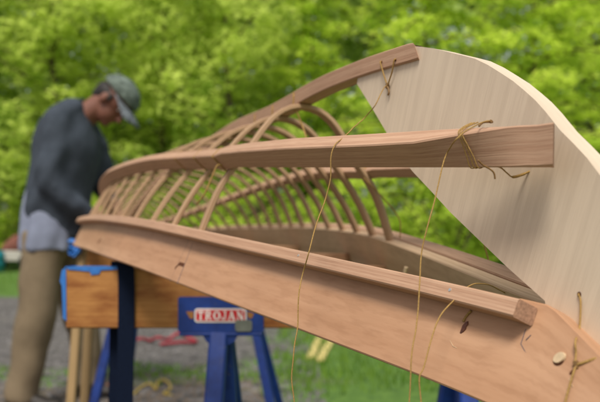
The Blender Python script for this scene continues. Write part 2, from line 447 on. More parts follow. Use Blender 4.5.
# ------------------------------------------------------------------ marks, screws, plugs, lashings on the kayak
def disc(name, c, n, ra, rb, th, mat, parent, rot=0, seg=18, rag=0):
    z = n.normalized(); x = Vector((0, 0, 1)).cross(z).normalized(); y = z.cross(x)
    x, y = x*math.cos(rot)+y*math.sin(rot), -x*math.sin(rot)+y*math.cos(rot)
    bm = bmesh.new(); A = []; B = []
    for k in range(seg):
        q = 2*math.pi*k/seg; j = 1+rag*(rnd.random()-.5)
        p = x*ra*math.cos(q)*j+y*rb*math.sin(q)*j
        A.append(bm.verts.new(c+p-z*.0006)); B.append(bm.verts.new(c+p*.94+z*th))
    bm.faces.new(A[::-1]); bm.faces.new(B)
    for k in range(seg): bm.faces.new((A[k], A[(k+1) % seg], B[(k+1) % seg], B[k]))
    return link(name, mesh_from(bm), mat, parent)
NG = nrm(1, PHI)
def on_plank(x, y):
    """photo pixel -> point on the near gunwale's outer face"""
    d = Vector(((x-300)/F, 1, (HOR-y)/F)); o = Vector((0, 0, CH)); best = None
    for i in range(900):
        s = -.1+i*.002; g = gedge(s, 1); t = dwn(1, PHI)
        # distance between ray and segment g..g+HG t : choose s where the ray hits the line
        n2 = d.cross(t); e = abs((g-o).dot(n2))/n2.length
        if best is None or e < best[0]:
            # param along t
            tt = ((g-o).cross(t)).dot(d.cross(t))/d.cross(t).length_squared
            best = (e, o+d*tt)
    return best[1]
pl = on_plank(560, 358)
disc('plug_hole', pl+LA*.0-Vector((.0012, 0, .0016)), NG, .0046, .0036, .0003, M['hole'], gunwale_near, .6)
disc('dowel_plug', pl+NG*.0004, NG, .0052, .0038, .0012, M['plug'], gunwale_near, .75)
disc('knot', on_plank(462, 329), NG, .0030, .0075, .0003, M['knot'], gunwale_near, -.6, 16, .6)
def streak(px, wd, name='pencil_mark', mat='pencil', par=None):
    pts = [on_plank(*p)+NG*.0002 for p in px]
    bm = bmesh.new()
    for i in range(len(pts)-1):
        a, b = pts[i], pts[i+1]; sd = NG.cross(b-a).normalized()*wd/2
        q = [a+sd, b+sd, b-sd, a-sd]
        lo_ = [bm.verts.new(v-NG*.0006) for v in q]; hi = [bm.verts.new(v+NG*.0001) for v in q]
        bm.faces.new(hi); bm.faces.new(lo_[::-1])
        for k in range(4): bm.faces.new((lo_[k], lo_[(k+1) % 4], hi[(k+1) % 4], hi[k]))
    return link(name, mesh_from(bm), M[mat], par or gunwale_near)
streak([(526, 329), (521, 344)], .0006); streak([(521, 344), (526, 353)], .0006); streak([(531, 335), (526, 340)], .0005)
streak([(189, 240), (170, 281)], .0012); streak([(193, 243), (177, 284)], .0010)
streak([(175, 268), (179, 263.5), (184, 265)], .0055, 'lashing_slot', 'hole')
streak([(98, 243), (101, 239)], .006, 'lashing_slot', 'hole')
streak([(104, 236), (102, 240)], .004, 'light_scratch', 'plug')
for q in ([(450, 340), (453, 346), (457, 348)], [(569, 378), (573, 387)]): streak(q, .0003, 'light_scratch', 'plug')
for px in ((302, 259), (454, 293)):
    # screw heads on the rail's top edge
    best = min((i*.002 for i in range(600)), key=lambda s: abs((lambda q: 300+F*q.x/q.y)(gedge(s, 1)+NG*.018)-px[0]))
    q = gedge(best, 1)+NG*(RW+.0002)+dwn(1, PHI)*.0045
    disc('screw', q, NG, .0016, .0016, .0005, M['steel'], rail_near)

def onw(x, y, wv):
    s, z = onplane(x, y, wv); return W(s, wv, z)
TW = .00062
# keel lashing and its long tail
h1, h2 = onw(381, 62, .0135), onw(395, 60, .0135); kn = onw(387.5, 86, .0115)
for h in (h1, h2): disc('lashing_hole', h-LA*.0006, LA, .0016, .0016, .0002, M['hole'], keel)
lk = cord('twine_lashing', [h1-LA*.003, h1+LA*.001, onw(383, 72, .0135), kn], .0009, M['twine'], kayak, 6, .0004)
tag(lk, 'golden twine lashing through two holes in the keel end')
cord('strand', [h2-LA*.003, h2+LA*.001, onw(392, 72, .0135), kn], .0009, M['twine'], lk, 6, .0004)
def knotball(name, c, r, mat, parent, el=1.6):
    bm = bmesh.new(); pts = []
    for k in range(26):
        q = k*.95; pts.append(c+Vector((math.cos(q)*r*(.7+.3*math.sin(k*1.7)), math.sin(q*1.3)*r*.6, (math.sin(q*.8+1)*r*el))))
    tube_into(bm, smoothpath(pts, 4), r*.42, 7); return link(name, mesh_from(bm), mat, parent, True)
knotball('knot', kn, .0019, M['twine_dark'], lk)
cord('strand', [kn, onw(389, 92, .0115), onw(388, 95, .0115)], .0012, M['twine_dark'], lk, 4, .0002)
Yk = kn.y
sC = min((i*.004 for i in range(200)), key=lambda s: abs((lambda q: 300+F*q.x/q.y)(chine_c(s, 1))-338))
Yc = chine_c(sC, 1).y-.014
t1 = [kn, P(384, 88, Yk-.006), P(375, 105, Yk-.02), P(363, 119, .72), P(351, 130, Yc+.012), P(342, 138.5, Yc-.004), P(335, 145, Yc-.009), P(331, 157, Yc-.012), P(330.5, 180, Yc-.011), P(325, 200, Yc-.01), P(317, 222, Yc-.02), P(309, 251, Yc-.04), P(303, 273, .60), P(299, 293, .59), P(297.5, 325, .585), P(294, 350, .58), P(292, 378, .58), P(295, 410, .58), P(297, 430, .58)]
tag(cord('twine_tail', t1, TW, M['twine'], lk, 8, .0016), 'long twine tail hanging from the keel lashing')
# near chine lashing: three turns round the stringer end
sL = min((i*.002-.05 for i in range(200)), key=lambda s: abs((lambda q: 300+F*q.x/q.y)(chine_c(s, 1))-474))
ch_l = None
for k, (xt, xb) in enumerate(((481, 479), (478.5, 476), (475.5, 474))):
    st = sL+(474-xt)/F*.5*-1*0
    def cp(s, fn, ft):
        a = psi(sL); return chine_c(s, 1)+nrm(1, a)*ft*-1.0+dwn(1, a)*fn
    s1_ = sL-.004+k*.0028; hw, hh = HC*.47+.0012, TC*.54+.001
    prof = [(-hw, -hh), (hw*.2, -hh-.0004), (hw, -hh+.002), (hw+.0005, -.004), (hw+.0004, .006), (hw, hh-.001), (hw*.2, hh+.0005), (-hw*.5, hh+.0008)]
    pts = [cp(s1_-.0035*j/len(prof)+(.0012*math.sin(j*1.1+k)), a_, b_) for j, (a_, b_) in enumerate(prof)]
    o_ = cord('twine_lashing' if k == 0 else 'strand', pts, .00052, M['twine'], kayak if k == 0 else ch_l, 5, .0003)
    if k == 0: ch_l = o_; tag(o_, 'golden twine wound round the near stringer end')
ktop = P(491, 121.5, cp(sL-.008, .004, -hh).y-.001)
ytop = ktop.y
knotball('knot', ktop, .0011, M['twine_dark'], ch_l, 1)
Yt = .535
cord('strand', [P(493, 122, ytop), P(488, 122, ytop), P(483, 122.5, ytop), P(479, 126, ytop-.003)], .0009, M['twine_dark'], ch_l, 5, .0003)
cord('strand', [P(478, 160, ytop-.014), P(483, 165, ytop-.012), P(490, 169, ytop-.010), P(494, 173, ytop-.009), P(495, 179, ytop-.008)], .0007, M['twine_dark'], ch_l, 6, .0003)
cord('strand', [P(484, 166, ytop-.002), P(499, 167, ytop), P(507, 173, ytop), P(513, 177, ytop-.001), P(524, 174, ytop), P(532, 170, ytop)], [.0006]*3*6+[.0012]*7+[.0009]*6, M['twine'], ch_l, 6, .0003)
t2 = [ktop, P(487, 121, ytop-.004), P(478, 124, ytop-.01), P(465, 132, ytop-.016), P(455, 141, ytop-.02), P(448, 151, Yt-.018), P(442, 167, Yt-.02), P(435, 200, Yt-.03), P(427, 228, Yt-.035), P(421, 257, .50), P(419.5, 290, .49), P(416.5, 325, .48), P(413, 343, .475), P(411, 366, .47), P(409, 410, .47), P(408, 430, .47)]
tag(cord('twine_tail', t2, TW*.92, M['twine'], ch_l, 8, .0012), 'long twine tail hanging from the near stringer end')
# loose strand from inside, over the rail
t3 = [P(512, 300, .62), P(506, 294, .6), P(492, 286, .565), P(477, 283.5, .535), P(465, 289, .515), P(454, 300, .50), P(441, 315, .485), P(431, 340, .475), P(424, 367, .468), P(419.5, 378, .466), P(421, 402, .466), P(424, 430, .466)]
tag(cord('twine_tail', t3, .0006, M['twine'], kayak, 8, .0010), 'pale twine looping over the rail end and down the plank')
cord('strand', [on_plank(464, 322)+NG*.001, on_plank(467, 317)+NG*.0012, on_plank(472, 311)+NG*.001], .001, M['twine'], gunwale_near, 4, .0002)
# plate lashing at lower right
h3 = onw(579, 294.5, PW+.0003)
disc('lashing_hole', h3-LA*.0001, LA, .0019, .0022, .0001, M['hole'], plate)
kp = on_plank(577, 365)+NG*.001
l2 = cord('twine_lashing', [h3-LA*.002, h3+LA*.0006, onw(580.5, 302, PW+.0012), onw(579.5, 328, PW+.006), on_plank(578.8, 343)+NG*.0035, on_plank(578, 354)+NG*.0022, kp+NG*.0012], .00075, M['twine'], kayak, 6, .0003)
tag(l2, 'twine lashing tying the stem plate to the near gunwale')
knotball('knot', kp, .0016, M['twine_dark'], l2, 1.4)
disc('lashing_hole', on_plank(572, 372), NG, .0012, .0026, .0002, M['hole'], gunwale_near, -.6)
cord('strand', [kp, P(586, 361.5, kp.y-.004), P(600, 357, kp.y-.008), P(630, 350, kp.y-.01)], .0010, M['twine'], l2, 5, .0004)
cord('strand', [kp, P(573, 374, kp.y-.003), P(569, 388, kp.y-.004), P(565, 403, kp.y-.006), P(562, 420, kp.y-.006)], .0008, M['twine'], l2, 5, .0004)
# lashings of rib to keel and rib to stringers
def wrap(center, a, b, ha, hb, r, parent, name='twine_lashing', along=AX, turns=2):
    o0 = None
    for k in range(turns):
        c = center+along*(k*.0024)
        ring = boxring(c, a, b, ha+r*.8, hb+r*.8, .002); ring.append(ring[0].copy())
        o1 = cord(name if k == 0 else 'strand', ring, r, M['twine'], parent if k == 0 else o0, 3, .0002)
        if k == 0: o0 = o1
    return o0
for s in (S0,):
    c = W(s+.012, 0, ev(ZK, s)-.002); o1 = wrap(c, LA, UP, KW/2, KH/2+.002, .0009, kayak)
    yk = c.y-.02
    cord('strand', [P(291, 107, yk), P(297, 113, yk), P(302, 125, yk), P(306, 137, yk-.02), P(307, 143, yk-.02)], .0013, M['twine'], o1, 5, .0005)
    a = psi(s); c = W(s+.008, ev(WC, s), ev(ZC, s)); o2 = wrap(c, nrm(1, a), dwn(1, a), TC/2, HC/2, .0009, kayak)
    yk = c.y-.015
    cord('strand', [P(222, 165, yk), P(217, 166, yk), P(212, 177, yk), P(205, 193, yk), P(197, 204, yk+.02)], .0013, M['twine'], o2, 5, .0006)
    c = W(s+.008, -ev(WC, s), ev(ZC, s)); o3 = wrap(c, nrm(-1, a), dwn(-1, a), TC/2, HC/2, .0009, kayak)
    yk = c.y-.02
    cord('strand', [P(364, 178, yk), P(372, 186, yk), P(385, 200, yk), P(395, 212, yk), P(400, 222, yk), P(400, 238, yk)], .0010, M['twine'], o3, 5, .0006)
for s in (S0+DL, S0+2*DL): wrap(W(s+.012, 0, ev(ZK, s)-.002), LA, UP, KW/2, KH/2+.002, .0008, kayak); a = psi(s); wrap(W(s+.008, ev(WC, s), ev(ZC, s)), nrm(1, a), dwn(1, a), TC/2, HC/2, .0008, kayak)
cord('twine_tail', [P(484, 240, .75), P(485, 247, .75), P(489, 262, .75), P(491, 272, .75)], .0010, M['twine'], kayak, 4, .0004)
disc('peg', P(405, 272, .92), -AX*.4+UP, .003, .003, .008, M['plug'], gunwale_far)

# ------------------------------------------------------------------ sawhorse with blue steel brackets
YB = 1.20; bt = CH-(268-HOR)/F*YB; bb = CH-(328.5-HOR)/F*YB; BH = bt-bb
xl = (66-300)/F*YB; xr = .36
horse = empty('sawhorse', ((xl+xr)/2, YB+.02, 0), 'sawhorse of an orange lumber beam on blue steel legs under the kayak', 'sawhorse')
beam = bar('beam', Vector((xl, YB+.02, (bt+bb)/2)), Vector((xr, YB+.02, (bt+bb)/2)), .038, BH, M['lumber'], horse, ch=.003, seg=4)
# painters tape over the beam's left end
tz = bt+.0015
bar('tape', Vector((xl-.002, YB+.02, tz)), Vector((xl+.105, YB+.02, tz)), .041, .002, M['tape'], horse, ch=.0003)
def slab(name, px, Y, th, mat, parent, jag=0):
    """flat plate facing the camera with an outline given in photo pixels at distance Y"""
    bm = bmesh.new(); uvl = bm.loops.layers.uv.verify()
    A = [bm.verts.new(P(x, y, Y)) for x, y in px]; B = [bm.verts.new(P(x, y, Y)+Vector((0, th, 0))) for x, y in px]
    bm.faces.new(A); bm.faces.new(B[::-1])
    for k in range(len(A)): bm.faces.new((A[k], B[k], B[(k+1) % len(A)], A[(k+1) % len(A)]))
    return link(name, mesh_from(bm), mat, parent)
slab('tape', [(66, 266.5), (119, 266.5), (119, 269.5), (101, 270), (99, 274), (91, 275), (90, 271.5), (68, 269.5)], YB-.0012, .002, M['tape'], horse)
bm = bmesh.new()
tp_ = [P(x, y, YB) for x, y in ((68, 266), (62, 270), (60, 281), (62, 286), (62.5, 300), (63, 318), (66.5, 321), (66, 268))]
A = [bm.verts.new(p+Vector((0, -.001, 0))) for p in tp_]; B = [bm.verts.new(p+Vector((0, .043, 0))) for p in tp_]
bm.faces.new(A); bm.faces.new(B[::-1])
for k in range(len(A)): bm.faces.new((A[k], B[k], B[(k+1) % len(A)], A[(k+1) % len(A)]))
link('tape', mesh_from(bm), M['tape'], horse)
def bracket(px0, parent, with_badge):
    """steel bracket clamped on the beam with a pair of splayed legs each way; px0 = left edge in photo pixels"""
    k = px0-178
    q = lambda pts: [(x+k, y) for x, y in pts]
    br = slab('bracket', q([(178, 298), (180, 297), (262, 297), (263.5, 299), (263.5, 331), (262, 332.5), (180, 332.5), (178, 331)]), YB-.006, .0045, M['bluepaint'], parent)
    bar('bracket_back', P(178+k, 315, YB)+Vector((0, .043, 0)), P(263+k, 315, YB)+Vector((0, .043, 0)), .004, .07, M['bluepaint'], parent)
    bar('saddle', P(180+k, 332, YB)+Vector((0, .018, -.004)), P(262+k, 332, YB)+Vector((0, .018, -.004)), .05, .006, M['bluepaint'], parent)
    slab('hub', q([(201, 332.5), (240, 332.5), (234, 342), (228, 345), (210, 345), (206, 341)]), YB-.004, .045, M['bluepaint'], parent)
    cx = P(220+k, 340, YB); top = cx+Vector((0, .018, .012))
    for dx, dy in ((-.022, -.24), (.030, .10), (-.05, .26), (.045, .30)):
        foot = Vector((cx.x+dx, YB+.018+dy*1.0, .012)); d = (foot-top).normalized()
        st = top+Vector((dx*.12, -.012 if dy < 0 else .012, 0))
        lg = bar('leg', st, foot, .036, .026, M['bluepaint'], parent, up=Vector((0, 1, 0)), ch=.004)
        bar('foot', foot+Vector((-.03, 0, -.004)), foot+Vector((.03, 0, -.004)), .05, .016, M['black'], lg, ch=.003)
    return br
br1 = bracket(178, horse, True)
bracket(424, horse, False)
# badge
def roundrect(x0, y0, x1, y1, r, n=4):
    out = []
    for cx, cy, a0 in ((x1-r, y0+r, -90), (x1-r, y1-r, 0), (x0+r, y1-r, 90), (x0+r, y0+r, 180)):
        for k in range(n+1): a = R_(a0+90*k/n); out.append((cx+r*math.cos(a), cy+r*math.sin(a)))
    return out
badge = slab('badge', roundrect(194.5, 308.5, 246.5, 322.5, 3), YB-.0072, .0014, M['white'], br1)
slab('badge_field', roundrect(196, 310, 245, 321, 2), YB-.0078, .0012, M['red'], badge)
GL = {  # serif capitals on a 0..1 box, y down, as filled strokes
 'T': [[(0,0),(1,0),(1,.32),(.9,.32),(.82,.14),(.62,.14),(.62,.88),(.78,.92),(.78,1),(.22,1),(.22,.92),(.38,.88),(.38,.14),(.18,.14),(.1,.32),(0,.32)]],
 'R': [[(0,0),(.6,0),(.6,.12),(.36,.12),(.36,.9),(.48,.93),(.48,1),(0,1),(0,.93),(.12,.9),(.12,.1),(0,.07)],[(.6,0),(.78,.05),(.88,.25),(.78,.46),(.6,.53),(.36,.53),(.36,.42),(.56,.42),(.64,.27),(.56,.12)],[(.42,.53),(.64,.53),(.9,.9),(1,.93),(1,1),(.76,1)]],
 'O': 'ring',
 'J': [[(.3,0),(1,0),(1,.08),(.86,.1),(.86,.75),(.7,.97),(.4,1),(.4,.9),(.6,.85),(.62,.72),(.62,.1),(.3,.08)],[(.05,.68),(.3,.68),(.32,.86),(.4,.9),(.4,1),(.15,.97),(.03,.85)]],
 'A': [[(.42,0),(.58,0),(.94,.92),(1,.94),(1,1),(.58,1),(.58,.94),(.68,.92),(.45,.26),(.4,.05)],[(.4,.05),(.47,.2),(.22,.92),(.34,.94),(.34,1),(0,1),(0,.94),(.08,.92)],[(.26,.6),(.62,.6),(.65,.71),(.23,.71)]],
 'N': [[(0,0),(.26,0),(.8,.72),(.8,1),(.68,1),(.14,.24),(.14,.12),(0,.07)],[(.14,.2),(.22,.3),(.22,.92),(.32,.94),(.32,1),(0,1),(0,.94),(.12,.92)],[(.66,0),(1,0),(1,.07),(.88,.1),(.88,1),(.78,1),(.78,.1),(.66,.07)]]}
xs = [(197.2, 6.9), (204.4, 7.9), (212.6, 8.4), (221.0, 5.9), (227.4, 8.3), (235.9, 8.4)]
for chh, (x0, ww) in zip("TROJAN", xs):
    bm = bmesh.new(); sh = GL[chh]; y0, hh = 311, 9
    if sh == 'ring':
        n = 20; Rr = []
        for (rx, ry) in ((.5, .5), (.25, .38)):
            Rr.append([(.5+rx*math.cos(2*math.pi*k/n), .5+ry*math.sin(2*math.pi*k/n)) for k in range(n)])
        sh = [[Rr[0][k], Rr[0][(k+1) % n], Rr[1][(k+1) % n], Rr[1][k]] for k in range(n)]
    for j, pg in enumerate(sh):
        e = 0 if sh is not GL['R'] else 0
        A = [bm.verts.new(P(x0+(x*.86+.07)*ww, y0+y*hh, YB-.0084-.00006*(j % 4))) for x, y in pg]; B = [bm.verts.new(P(x0+(x*.86+.07)*ww, y0+y*hh, YB-.0072)) for x, y in pg]
        bm.faces.new(A); bm.faces.new(B[::-1])
        for k in range(len(A)): bm.faces.new((A[k], B[k], B[(k+1) % len(A)], A[(k+1) % len(A)]))
    link('letter', mesh_from(bm), M['white'], badge)
for pts in ([(186, 311.5), (193.5, 311.5), (193.5, 318.5), (190, 318.5)], [(247.5, 311.5), (254, 313.5), (252, 318), (249, 318.5), (247.5, 316)]):
    slab('slot', pts, YB-.0068, .0012, M['lumber'], br1)
slab('worn_patch', roundrect(235, 320, 252, 331.5, 3), YB-.0088, .0025, M['greytape'], br1)

# webbing strap looped over the beam
yy = YB-.0035
def strip(name, path, wd, th, mat, parent):
    bm = bmesh.new(); rings = []
    for i, p in enumerate(path):
        d = (path[min(i+1, len(path)-1)]-path[max(i-1, 0)]).normalized(); a = Vector((1, 0, 0)); n = d.cross(a).normalized()
        ax = wd[i] if isinstance(wd, list) else wd
        rings.append([bm.verts.new(p+a*ax/2*sx+n*th/2*sz) for sx, sz in ((1, 1), (-1, 1), (-1, -1), (1, -1))])
    for i in range(len(rings)-1):
        for k in range(4): bm.faces.new((rings[i][k], rings[i][(k+1) % 4], rings[i+1][(k+1) % 4], rings[i+1][k]))
    bm.faces.new(rings[0]); bm.faces.new(rings[-1][::-1])
    return link(name, mesh_from(bm), mat, parent)
strap = empty('webbing_strap', (P(126, 300, YB).x, YB, .02), 'dark navy webbing strap looped over the beam and hanging to the ground', 'strap')
xs_ = P(127, 300, YB).x
strip('webbing', smoothpath([Vector((xs_-.035, YB+.045, bt-.3)), Vector((xs_-.03, YB+.045, bt-.02)), Vector((xs_-.026, YB+.036, bt+.008)), Vector((xs_-.016, YB+.012, bt+.011)), Vector((xs_-.004, YB-.002, bt+.004)), Vector((xs_, YB-.006, bt-.012)), Vector((xs_, YB-.005, bt-.1)), Vector((xs_-.003, YB-.008, .45)), Vector((xs_-.004, YB-.01, .1)), Vector((xs_-.005, YB-.02, .02))], 5), .032, .003, M['navy'], strap)
strip('webbing', smoothpath([Vector((xs_-.022, YB+.05, bt-.05)), Vector((xs_-.024, YB+.046, .55)), Vector((xs_-.026, YB+.05, .2)), Vector((xs_-.02, YB+.05, .02))], 5), .03, .003, M['navy'], strap)

# ------------------------------------------------------------------ second support further along
YF = 2.25
tz2 = W(2.0, 0, 0).z+.056-.075
far = empty('trestle', (-.62, YF, 0), 'second trestle of brown board and blue leg under the far end of the kayak', 'trestle')
bar('beam', Vector((-.80, YF, tz2-.075)), Vector((-.12, YF, tz2-.075)), .038, .14, M['lumber'], far, ch=.003, seg=3)
for x0, x1, dy in ((-.64, -.785, -.14), (-.60, -.74, .25), (-.2, -.05, -.14), (-.2, -.04, .25)):
    bar('leg', Vector((x0, YF+dy*.1-.02, tz2-.12)), Vector((x1, YF+dy, 0)), .03, .03, M['bluepaint'], far, up=Vector((0, 1, 0)), ch=.003)
p1 = bar('wooden_stake', P(83, 244, 2.15), Vector((P(64, 404, 1.98).x, 1.98, 0)), .028, .022, M['lath'], None, up=Vector((0, 1, 0)), ch=.002)
settle(p1); tag(p1, 'pale wooden stake leaning on the trestle, nearer the man\'s leg', 'stake', 'pale stakes leaning by the man')
p2 = bar('wooden_stake', P(93, 262, 2.25), Vector((P(80, 404, 2.1).x, 2.1, 0)), .028, .022, M['lath'], None, up=Vector((0, 1, 0)), ch=.002)
settle(p2); tag(p2, 'pale wooden stake leaning on the trestle, nearer the navy strap', 'stake', 'pale stakes leaning by the man')
bm = bmesh.new(); c0 = P(74, 248, 2.12)
pts = []
for k in range(14): pts.append(c0+Vector((rnd.uniform(-.02, .02), rnd.uniform(-.012, .012), rnd.uniform(-.03, .03))))
tube_into(bm, smoothpath(pts, 3), (.013, .005), 6); tp2 = link('tape_wad', mesh_from(bm), M['tape'], None); settle(tp2)
tag(tp2, 'crumpled blue masking tape stuck where the kayak meets the trestle', 'tape')

# ------------------------------------------------------------------ the man
YM = 3.1
man = empty('person', (P(55, 400, YM).x, YM, 0), 'man in charcoal sweater, khaki trousers and green cap bending over the kayak', 'person')
def remesh(bm, vox, name, mat, parent, smooth_it=3):
    me = mesh_from(bm, name, True); o = bpy.data.objects.new('tmp', me); COL.objects.link(o)
    md = o.modifiers.new('r', 'REMESH'); md.mode = 'VOXEL'; md.voxel_size = vox
    ms = o.modifiers.new('s', 'SMOOTH'); ms.iterations = smooth_it; ms.factor = .6
    dg = bpy.context.evaluated_depsgraph_get(); m2 = bpy.data.meshes.new_from_object(o.evaluated_get(dg))
    bpy.data.objects.remove(o)
    return link(name, m2, mat, parent, True)
def ell(bm, c, rx, ry, rz, X=Vector((1, 0, 0)), Z=Vector((0, 0, 1)), u=20, v=14):
    Yv = Z.cross(X).normalized()
    mt = Matrix((X*rx, Yv*ry, Z*rz)).transposed().to_4x4(); mt.translation = c
    bmesh.ops.create_uvsphere(bm, u_segments=u, v_segments=v, radius=1, matrix=mt)
m_ = lambda x, y, dy=0: Vector(((x-300)/F*YM, YM+dy, CH+(HOR-y)/F*YM))
Hc = m_(112, 101); fw = Vector((math.cos(R_(50)), -.12, -math.sin(R_(50)))).normalized(); uq = Vector((math.sin(R_(50)), 0, math.cos(R_(50)))); 
sdv = uq.cross(fw).normalized(); uq = fw.cross(sdv).normalized()
# body: head, neck, torso, arms, hands, legs as one skin
bm = bmesh.new()
ell(bm, Hc+uq*.028, .098, .076, .092, fw, uq)
ell(bm, Hc+fw*.028-uq*.045, .062, .056, .075, fw, uq)
ell(bm, Hc+fw*.06-uq*.095, .026, .028, .022, fw, uq)                      # chin
tube_into(bm, [Hc+fw*.080+uq*.012, Hc+fw*.098-uq*.018, Hc+fw*.112-uq*.038, Hc+fw*.088-uq*.046], [.009, .011, .015, .009], 8)   # nose
tube_into(bm, [Hc+fw*.082+uq*.022+sdv*.045, Hc+fw*.094+uq*.024, Hc+fw*.082+uq*.022-sdv*.045], [.008, .010, .008], 8)             # brow
tube_into(bm, [Hc+fw*.078-uq*.066+sdv*.024, Hc+fw*.090-uq*.066, Hc+fw*.078-uq*.066-sdv*.024], [.006, .008, .006], 8)             # lips
for q in (1, -1): ell(bm, Hc-fw*.005-uq*.012+sdv*q*.078, .020, .009, .032, fw, uq)  # ears
tube_into(bm, [m_(76, 124), m_(88, 114), m_(98, 107), Hc-fw*.03], [.068, .062, .060, .060], 14)
torso = [(m_(52, 232), (.11, .16)), (m_(52, 205), (.11, .15)), (m_(58, 175), (.12, .16)), (m_(68, 145), (.11, .15)), (m_(76, 126), (.075, .12))]
tube_into(bm, [a for a, b in torso], [(b[1], b[0]) for a, b in torso], 18, ref=Vector((1, 0, 0)))
ARM = {1: [m_(71, 125, -.15), m_(68, 154, -.18), m_(67, 185, -.20), m_(80, 205, -.15), m_(99, 219, -.02)],
       -1: [m_(76, 124, .17), m_(84, 152, .24), m_(88, 180, .24), m_(98, 196, .20), m_(108, 207, .14)]}
for q in (1, -1):
    tube_into(bm, smoothpath(ARM[q], 4), [.036]*5+[.040]*4+[.040]*4+[.032]*4, 10)
    hd = ARM[q][-1]; d = (ARM[q][-1]-ARM[q][-2]).normalized(); d = (d+Vector((0, 0, -.35))).normalized(); sx = d.cross(Vector((0, 0, 1))).normalized(); pn = sx.cross(d)
    tube_into(bm, [hd-d*.02, hd+d*.035, hd+d*.085], [(.025, .018), (.040, .015), (.038, .012)], 12)
    for k, ln in enumerate((.068, .078, .072, .056)):
        b0 = hd+d*.078+sx*(.030-.020*k); e1 = b0+d*ln*.5-pn*.008; e2 = b0+d*ln*.85-pn*.030; 
        tube_into(bm, [b0-d*.01, b0+d*.012, e1, e2, e2+d*ln*.05-pn*.014], [.010, .010, .009, .008, .006], 8)
    b0 = hd+d*.025+sx*.032
    tube_into(bm, [b0-sx*.01, b0+d*.02+sx*.020, b0+d*.045+sx*.026-pn*.012, b0+d*.065+sx*.022-pn*.02], [.013, .012, .010, .008], 8)
LEG = {1: [m_(53, 232, -.10), m_(51, 268, -.11), m_(47, 312, -.12), m_(39, 350, -.12), m_(33, 388, -.12)],
       -1: [m_(54, 232, .10), m_(62, 270, .12), m_(70, 312, .14), m_(74, 350, .15), m_(75, 386, .15)]}
for q in (1, -1):
    tube_into(bm, smoothpath(LEG[q], 4), [.085]*4+[.070]*4+[.058]*5+[.042]*4, 12)
    an = LEG[q][-1]; tube_into(bm, [an+Vector((-.02, 0, -.02)), an+Vector((.03, 0, -.045)), an+Vector((.13, 0, -.055))], [.042, .038, .03], 10)
body = remesh(bm, .007, 'body', M['skin'], man, 2)
# eyes
for q in (1, -1):
    bm = bmesh.new(); ell(bm, Hc+fw*.073+uq*.004+sdv*q*.031, .012, .012, .012, u=12, v=8); e = link('eye', mesh_from(bm), M['white'], man, True)
    bm = bmesh.new(); ell(bm, Hc+fw*.083+uq*.002+sdv*q*.031, .005, .006, .006, u=10, v=6); link('iris', mesh_from(bm), M['hair'], e, True)
# hair: back of the head below the cap
bm = bmesh.new()
ell(bm, Hc-fw*.022+uq*.012, .086, .083, .062, fw, uq)
ell(bm, Hc-fw*.056-uq*.018, .046, .064, .050, fw, uq)
for q in (1, -1): tube_into(bm, [Hc+fw*.018+uq*.03+sdv*q*.074, Hc+fw*.018-uq*.012+sdv*q*.074], [.012, .008], 8)
remesh(bm, .006, 'hair', M['hair'], man, 2)
# cap
bm = bmesh.new(); cc = Hc+uq*.052+fw*.004
res = bmesh.ops.create_uvsphere(bm, u_segments=28, v_segments=16, radius=1, matrix=Matrix.Identity(4))
for v in list(bm.verts):
    if v.co.z < -.12: bm.verts.remove(v)
for v in bm.verts:
    p = v.co.copy(); z = p.z*.088; v.co = cc+fw*p.x*.112+sdv*p.y*.09+uq*z
cp_ = link('cap', mesh_from(bm), M['cap'], man, True)
so = cp_.modifiers.new('cloth', 'SOLIDIFY'); so.thickness = .004; so.offset = 1
bm = bmesh.new(); A = []; n = 16; rows = []
for j in range(5):
    f_ = j/4; row = []
    for k in range(n+1):
        a = R_(-80+160*k/n); base_ = cc+fw*math.cos(a)*.108+sdv*math.sin(a)*.087-uq*.008
        tip = cc+fw*(.108+.088*math.cos(a)**.7 if math.cos(a) > 0 else .108)*1.0+sdv*math.sin(a)*.082-uq*(.014+.022*math.sin(a)**2+.018)
        row.append(bm.verts.new(base_.lerp(tip, f_)))
    rows.append(row)
for j in range(4):
    for k in range(n): bm.faces.new((rows[j][k], rows[j][k+1], rows[j+1][k+1], rows[j+1][k]))
vz = link('visor', mesh_from(bm), M['visor'], cp_, True); so = vz.modifiers.new('card', 'SOLIDIFY'); so.thickness = .004
# trousers
bm = bmesh.new()
tube_into(bm, [m_(54, 222), m_(54, 238), m_(54, 256)], [(.155, .10), (.165, .108), (.16, .108)], 20, ref=Vector((1, 0, 0)))
for q in (1, -1):
    L = [p.copy() for p in LEG[q]]; L[-1] = L[-1]+Vector((0, 0, -.035))
    tube_into(bm, smoothpath(L, 4), [.106, .106, .106, .105, .104, .102, .099, .096, .094, .092, .089, .087, .085, .083, .082, .081, .081], 16)
tr = remesh(bm, .012, 'trousers', M['khaki'], man, 16)
for v in tr.data.vertices:
    c = v.co; d = noise.noise(Vector((c.x*6, c.y*6, c.z*6)))*.010+noise.noise(Vector((c.x*12+c.z*6, c.y*9, c.z*5)))*.006; v.co = c+v.normal*d
# shirt tail
bm = bmesh.new()
tube_into(bm, [m_(54, 190), m_(54, 215), m_(54, 234), m_(54, 250)], [(.165, .115), (.19, .138), (.21, .146), (.215, .15)], 22, ref=Vector((1, 0, 0)))
st = remesh(bm, .012, 'shirt', M['shirt'], man, 1)
for v in st.data.vertices:
    c = v.co; v.co = c+v.normal*(noise.noise(Vector((c.x*15, c.y*15, c.z*5)))*.016)
